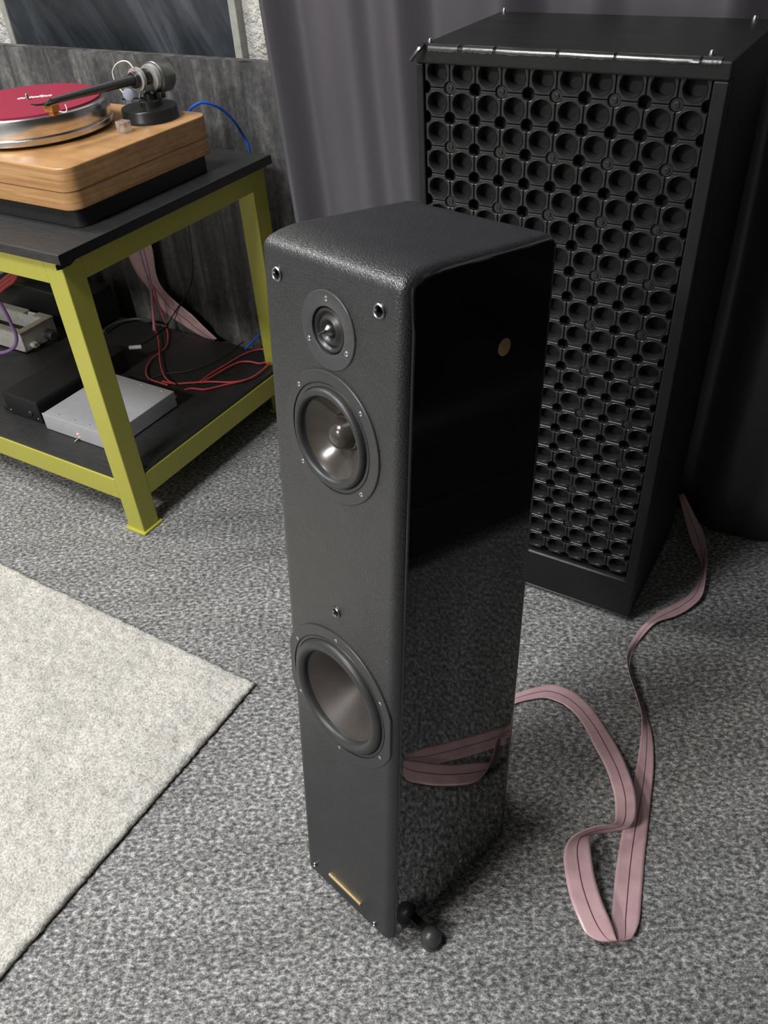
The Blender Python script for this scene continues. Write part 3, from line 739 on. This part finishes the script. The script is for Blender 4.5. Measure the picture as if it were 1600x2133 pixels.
# ------------------------------------------------------------------ boxes on the lower shelf
def make_boxes():
    x0, x1, y0, y1, z0, z1 = -1.647, -1.418, 1.026, 1.248, ZS, .197
    t = thing('silver_device', 'flat satin silver box with a red indicator light and toggle switch on the lower shelf', 'amplifier', (-1.53, 1.13, ZS))
    B().box(x0, x1, y0, y1, z0+.003, z1).build('case', M['box_silver'], t, bevel=.0015)
    B().box(x0-.0005, x1+.0005, y0-.0022, y0, z0+.002, z1+.0012).build('front_plate', M['box_silver'], t, bevel=.0006)
    for x in (x0+.02, x1-.02):
        for y in (y0+.02, y1-.02): B().cyl((x, y, z0), (x, y, z0+.004), .008, n=16).build('foot', M['black'], t)
    p = P(163, 903, 'y', y0)
    B().lathe([(.0024, 0), (.0022, .0012), (0, .002)], 14, (p.x, y0-.0022, p.z), (0, -1, 0)).build('indicator_light', M['led'], t, smooth=True)
    sw = B().lathe([(.0034, 0), (.0034, .003), (.0022, .0032)], 12, (p.x-.0005, y0-.0022, p.z-.0120), (0, -1, 0)).build('toggle_switch', M['steel'], t, smooth=True)
    B().cyl((p.x-.0005, y0-.0045, p.z-.0120), (p.x-.004, y0-.014, p.z-.0160), .0012, .0016, 10).build('lever', M['steel'], sw, smooth=True)
    for x, y in ((x0+.045, y0+.012), (x0+.10, y0+.012), (x0+.15, y0+.012), (x1-.10, y1-.012), (x1-.03, y1-.012)):
        B().lathe([(.0022, 0), (.0016, .001), (0, .0012)], 10, (x, y, z1), (0, 0, 1)).build('screw', M['silver_screw'], t, smooth=True)
    for y in (y0+.03, y1-.055):
        B().lathe([(.0022, 0), (.0016, .001), (0, .0012)], 10, (x1, y, z0+.012), (1, 0, 0)).build('screw', M['silver_screw'], t, smooth=True)
    for i in range(2):
        B().cyl((x1-.012-.025*i, y1, .172), (x1-.012-.025*i, y1+.012, .172), .0045, n=12).build('socket', M['copper'], t, smooth=True)
    # black long case
    a = P(90, 884, 'z', ZS); b = P(284, 772, 'z', ZS)
    x1, y0 = a.x, a.y; x0, y1 = a.x-.128, b.y
    t = thing('power_supply', 'long black metal case beside the flat silver box', 'power supply', (x1-.064, (y0+y1)/2, ZS))
    B().box(x0, x1, y0, y1, ZS+.001, ZS+.062).build('case', M['box_black'], t, bevel=.003)
    for x in (x0+.014, x1-.012): 
        B().lathe([(.0022, 0), (.0018, .001), (0, .0014)], 10, (x, y0, ZS+.012), (0, -1, 0)).build('screw', M['silver_screw'], t, smooth=True)
    B().lathe([(.008, 0), (.008, .003), (.006, .005), (0, .005)], 16, (x1-.034, y0, ZS+.024), (0, -1, 0)).build('knob', M['black_plastic'], t, smooth=True)
    B().box(x0-.02, x0, y0+.004, y0+.010, ZS+.001, ZS+.012).build('mounting_ear', M['box_black'], t)
    c = P(281, 723, 'z', ZS+.05)
    B().cyl((c.x-.012, c.y-.010, ZS+.05), (c.x+.012, c.y+.012, ZS+.048), .0055, n=12).build('plug', M['tray_white'], t, smooth=True)
    # ivory open tray
    a = P(56, 737, 'z', ZS); bk = P(112, 676, 'z', ZS+.055)
    x1, y0 = a.x, a.y; y1 = min(max(bk.y, y0+.12), 1.425); x0 = x1-.26; h = .060
    t = thing('open_tray', 'ivory open-topped device tray with a beige rim on the lower shelf', 'tray', ((x0+x1)/2, (y0+y1)/2, ZS))
    B().box(x0, x1, y0, y0+.006, ZS, ZS+h).build('front_wall', M['tray_white'], t, bevel=.001)
    B().box(x0, x1, y1-.006, y1, ZS, ZS+h).build('back_wall', M['tray_white'], t, bevel=.001)
    B().box(x1-.006, x1, y0+.006, y1-.006, ZS, ZS+h).build('side_wall', M['tray_white'], t, bevel=.001)
    B().box(x0, x0+.006, y0+.006, y1-.006, ZS, ZS+h).build('side_wall', M['tray_white'], t, bevel=.001)
    B().box(x0, x1, y0, y1, ZS-.0002, ZS+.004).build('floor_plate', M['black'], t)
    r_ = B()
    for q4 in ((x0-.002, x1+.002, y0-.002, y0+.020), (x1-.022, x1+.002, y0+.020, y1-.022), (x0-.002, x0+.02, y0+.020, y1-.022)):
        r_.box(*q4, ZS+h, ZS+h+.004)
    r_.box(x1-.06, x1+.002, y1-.022, y1+.002, ZS+h, ZS+h+.004); r_.box(x0-.002, x1-.10, y1-.022, y1+.002, ZS+h, ZS+h+.004)
    r_.build('rim', M['tray_beige'], t, bevel=.001)
    B().box(x1, x1+.022, y0+.020, y0+.036, ZS+.012, ZS+.024).build('connector', M['white_wire'], t, bevel=.002)
    B().cyl((x1, y0+.085, ZS+.022), (x1+.030, y0+.085, ZS+.022), .016, .013, 18).build('knob', M['grey_metal'], t, smooth=True)
    # wide black amplifier at the back
    p = P(112, 640, 'y', 1.54); 
    t = thing('black_amplifier', 'wide black amplifier case at the back of the lower shelf', 'amplifier', (-2.15, 1.49, ZS))
    B().box(-2.32, -1.93, 1.44, 1.558, ZS+.004, .262).build('case', M['box_black'], t, bevel=.004)
    for x in (-2.29, -1.96):
        for y in (1.46, 1.535): B().cyl((x, y, ZS), (x, y, ZS+.006), .012, n=16).build('foot', M['black'], t)
make_boxes()

# ------------------------------------------------------------------ cables
def cable(name, label, pts, r, mat, cat='cable', group=None, n=8):
    o = B().tube(catmull(pts, 8), r, n).build(name, mat, None, smooth=True)
    return tag(o, label, cat, group)
cable('blue_cable', 'bright blue cable arching from the record player down behind the green table',
      [P(392, 236, 'y', 1.456), P(400, 224, 'y', 1.468), P(418, 214, 'y', 1.48), P(440, 217, 'y', 1.50), P(466, 231, 'y', 1.53), P(490, 256, 'y', 1.56), P(508, 285, 'y', 1.59), P(520, 315, 'y', 1.597), P(532, 420, 'y', 1.60), P(549, 600, 'y', 1.60), P(552, 680, 'y', 1.60), P(535, 702, 'y', 1.585), P(512, 726, 'y', 1.570), P(498, 742, 'y', 1.560)], .0030, M['cable_blue'])
cable('purple_cable', 'thick purple cable looping in front of the ivory tray',
      [P(-30, 585, 'y', 1.24), P(-6, 622, 'y', 1.24), P(10, 648, 'y', 1.245), P(24, 676, 'y', 1.25), P(34, 702, 'y', 1.245), P(30, 722, 'y', 1.235), P(12, 733, 'y', 1.225), P(-10, 735, 'y', 1.215), P(-40, 730, 'y', 1.205)], .0050, M['cable_purple'])
for i, pts in enumerate((((288, 512), (297, 545), (307, 580), (314, 610), (317, 640), (319, 672), (320, 700)), ((296, 508), (304, 540), (311, 572), (315, 600), (319, 640), (322, 690)))):
    cable('lilac_cable', ('thin lilac cable hanging from the green table, ending lower on the shelf', 'thin lilac cable hanging from the green table, nearer the black hanging cable')[i], [P(x, y, 'y', 1.545) for x, y in ((pts[0][0]-14, pts[0][1]-45), *pts)], .0020, M['cable_lilac'], group='lilac cables hanging behind the table')
cable('red_cable', 'red cable hanging in a narrow loop before the grey board', [P(x, y, 'y', 1.535) for x, y in ((326, 698), (321, 660), (318, 625), (319, 597), (325, 616), (334, 645), (346, 674))] , .0020, M['cable_red'])
def shelf_pts(l, z=ZS+.004): return [P(x, y, 'z', z if len(q) < 3 else z) for q in l for x, y in (q[:2],)]
cable('red_cable', 'bright red cable looping out past the rear leg of the green table',
      shelf_pts([(338, 794), (352, 797), (372, 799), (392, 798), (414, 796), (440, 778), (470, 760), (500, 742), (522, 732), (545, 727), (566, 730)]), .0024, M['cable_red'])
cable('red_cable', 'red cable forming the teardrop loop on the lower shelf',
      shelf_pts([(372, 799), (400, 797), (440, 795), (480, 796), (505, 793), (530, 783), (550, 768), (560, 757), (552, 755), (540, 757), (520, 753), (500, 754), (480, 762), (455, 776), (420, 797)], ZS+.009), .0024, M['cable_red'])
cable('red_cable', 'red cable curving low from the silver box sockets',
      shelf_pts([(384, 812), (400, 809), (425, 811), (450, 806), (475, 800), (500, 795), (516, 790)], ZS+.005), .0024, M['cable_red'])
cable('black_cable', 'thin black cable hanging over the pink ribbon against the grey board', [P(x, y, 'y', 1.585) for x, y in ((392, 470), (398, 520), (402, 560), (398, 590), (390, 612), (378, 630), (368, 645), (356, 664), (346, 680), (330, 692), (312, 704))], .0019, M['cable_black'])
cable('black_cable', 'black cable running across the lower shelf to the white plug', shelf_pts([(290, 719), (305, 712), (320, 702), (335, 690), (350, 680)], ZS+.05), .0024, M['cable_black'])
cable('red_cable', 'red cable coiled on the lower shelf beside the black case', shelf_pts([(346, 680), (350, 700), (346, 722), (328, 738), (312, 752), (304, 772), (310, 788), (330, 796), (350, 802)], ZS+.006), .0021, M['cable_red'])
cable('red_cable', 'red cable running straight across the lower shelf to the loops', shelf_pts([(328, 694), (331, 715), (332, 735), (334, 756), (340, 778), (350, 792), (366, 800)], ZS+.010), .0021, M['cable_red'])
cable('dark_cable', 'thin grey cable sweeping over the empty part of the lower shelf', shelf_pts([(306, 795), (320, 786), (350, 778), (390, 773), (430, 760), (464, 742), (492, 722), (508, 712)], ZS+.006), .0018, plain('grey_cable', (.05, .045, .045), .5))
cable('grey_lead', 'grey lead lying at the back of the lower shelf', shelf_pts([(216, 690), (236, 676), (262, 667), (290, 664), (318, 668)], ZS+.012), .0040, plain('grey_lead', (.06, .055, .058), .5))
for i in range(3):
    cable('loose_red_lead', 'red lead bundled above the black amplifier', [P(x, y + 9*i, 'y', 1.40) for x, y in ((-30, 612), (-5, 594), (14, 578), (30, 566), (44, 540))], .006, plain('maroon_lead', sr(165, 70, 66), .5), group='red leads above the amplifier')

# ------------------------------------------------------------------ ribbon leads
def ribbon(name, label, stations, sub=8, thick=.0010):
    """stations: (left px, left z, right px, right z)"""
    Lp = catmull([P(*s[0], 'z', s[1]) if not isinstance(s[0], Vector) else s[0] for s in stations], sub)
    Rp = catmull([P(*s[2], 'z', s[3]) if not isinstance(s[2], Vector) else s[2] for s in stations], sub)
    n = len(Lp); us = (0, .12, .3, .46, .5, .54, .7, .88, 1)
    vs = []
    for a, b in zip(Lp, Rp):
        for u in us: vs.append(a.lerp(b, u))
    m = len(us)
    fs = [(i*m+k, i*m+k+1, (i+1)*m+k+1, (i+1)*m+k) for i in range(n-1) for k in range(m-1)]
    o = B().add(vs, fs).build(name, M['ribbon'], None, smooth=True, ang=70)
    s = o.modifiers.new('thickness', 'SOLIDIFY'); s.thickness = thick; s.offset = 0
    vs = []
    for i in range(n):
        for u in (.482, .518): vs.append(Lp[i].lerp(Rp[i], u))
    fs = [(i*2, i*2+1, i*2+3, i*2+2) for i in range(n-1)]
    se = B().add(vs, fs).build('seam', M['ribbon_seam'], o)
    s = se.modifiers.new('thickness', 'SOLIDIFY'); s.thickness = thick*1.7; s.offset = 0
    return tag(o, label, 'cable')
def Z8(x, y): return (1040 + .4874*x, 1000 + .4874*y)
ST = [((765, 62), .075, (788, 58), .085), ((790, 150), .045, (832, 142), .055), ((815, 245), .030, (878, 238), .036), ((855, 340), .012, (889, 332), .034),
      ((860, 398), .004, (886, 378), .030), ((816, 480), .003, (870, 486), .018), ((758, 522), .003, (818, 545), .010), ((680, 562), .003, (752, 582), .008), ((622, 612), .004, (678, 606), .008),
      ((578, 668), .006, (628, 652), .004), ((549, 730), .020, (572, 728), .003), ((546, 775), .030, (554, 785), .003), ((560, 842), .032, (566, 842), .003), ((588, 925), .030, (596, 920), .003), ((608, 1000), .022, (624, 1000), .003),
      ((609, 1062), .010, (648, 1060), .003), ((600, 1135), .005, (660, 1140), .003), ((582, 1250), .004, (660, 1250), .003), ((560, 1370), .004, (648, 1370), .003), ((526, 1500), .004, (634, 1500), .003), ((508, 1600), .004, (623, 1600), .003),
      ((494, 1700), .004, (615, 1700), .003), ((485, 1800), .005, (607, 1800), .004), ((480, 1880), .007, (600, 1880), .006), ((500, 1945), .013, (578, 1940), .011), ((508, 1966), .020, (552, 1962), .018),
      ((500, 1958), .028, (440, 1972), .024), ((478, 1890), .030, (372, 1938), .028), ((440, 1800), .032, (336, 1872), .032), ((410, 1700), .034, (302, 1780), .034), ((396, 1620), .036, (283, 1690), .036),
      ((390, 1560), .036, (275, 1610), .040), ((390, 1525), .030, (292, 1548), .048), ((410, 1514), .020, (335, 1508), .055), ((460, 1508), .018, (405, 1480), .055), ((520, 1496), .020, (470, 1472), .050), ((562, 1478), .026, (492, 1462), .044),
      ((584, 1430), .034, (496, 1410), .038), ((582, 1340), .036, (488, 1335), .036), ((556, 1250), .032, (456, 1232), .032), ((512, 1152), .024, (402, 1130), .024), ((460, 1068), .014, (348, 1030), .014), ((400, 980), .008, (290, 970), .007),
      ((330, 912), .005, (240, 944), .005), ((245, 876), .004, (190, 932), .004), ((180, 880), .003, (140, 938), .003), ((90, 906), .004, (80, 952), .004), ((0, 940), .004, (0, 985), .004)]
ribbon('pink_ribbon_cable', 'flat shiny pink ribbon cable looping over the carpet beside the black tower speaker', [(Z8(*a), za, Z8(*b), zb) for a, za, b, zb in ST] + [(Vector(a), 0, Vector(b), 0) for a, b in (((-.385, .865, .006), (-.395, .825, .006)), ((-.395, .800, .030), (-.352, .785, .030)), ((-.382, .745, .085), (-.340, .733, .085)), ((-.372, .700, .130), (-.330, .688, .130)), ((-.366, .672, .140), (-.324, .660, .140)))])
YB = 1.60
rs = [((240, 470), (300, 470)), ((262, 520), (318, 520)), ((285, 570), (326, 572)), ((318, 612), (340, 602)), ((342, 650), (366, 628)), ((378, 676), (400, 656)), ((406, 694), (424, 680)), ((440, 712), (452, 706))]
ribbon('pink_ribbon_cable', 'flat pink ribbon cable running down the grey board behind the table', [(P(*a, 'y', YB-.0), 0, P(*b, 'y', YB-.012), 0) for a, b in rs])

# ------------------------------------------------------------------ unseen black chair at the right, added for the dark reflection in the lacquer
def soft(bx, r, name, mat, t):
    return B().box(*bx).build(name, mat, t, smooth=True, bevel=r, seg=5)
def make_unseen_chair():
    t = thing('unseen_chair', 'unseen black chair on the carpet, added for the dark reflection in the tower speaker', 'unseen_chair', (.70, 1.02, 0))
    m = M['black']
    soft((.34, .92, .80, 1.24, .20, .42), .05, 'seat', m, t)
    soft((.84, 1.08, .72, 1.32, .16, .95), .07, 'backrest', m, t)
    soft((.32, .98, .66, .80, .10, .58), .05, 'armrest', m, t)
    soft((.32, .98, 1.24, 1.38, .10, .58), .05, 'armrest', m, t)
    soft((.36, .96, .79, 1.25, .08, .21), .02, 'frame', m, t)
    for x in (.38, .98):
        for y in (.72, 1.32): B().cyl((x, y, 0), (x, y, .11), .018, .026, 16).build('leg', M['black_plastic'], t, smooth=True)
make_unseen_chair()
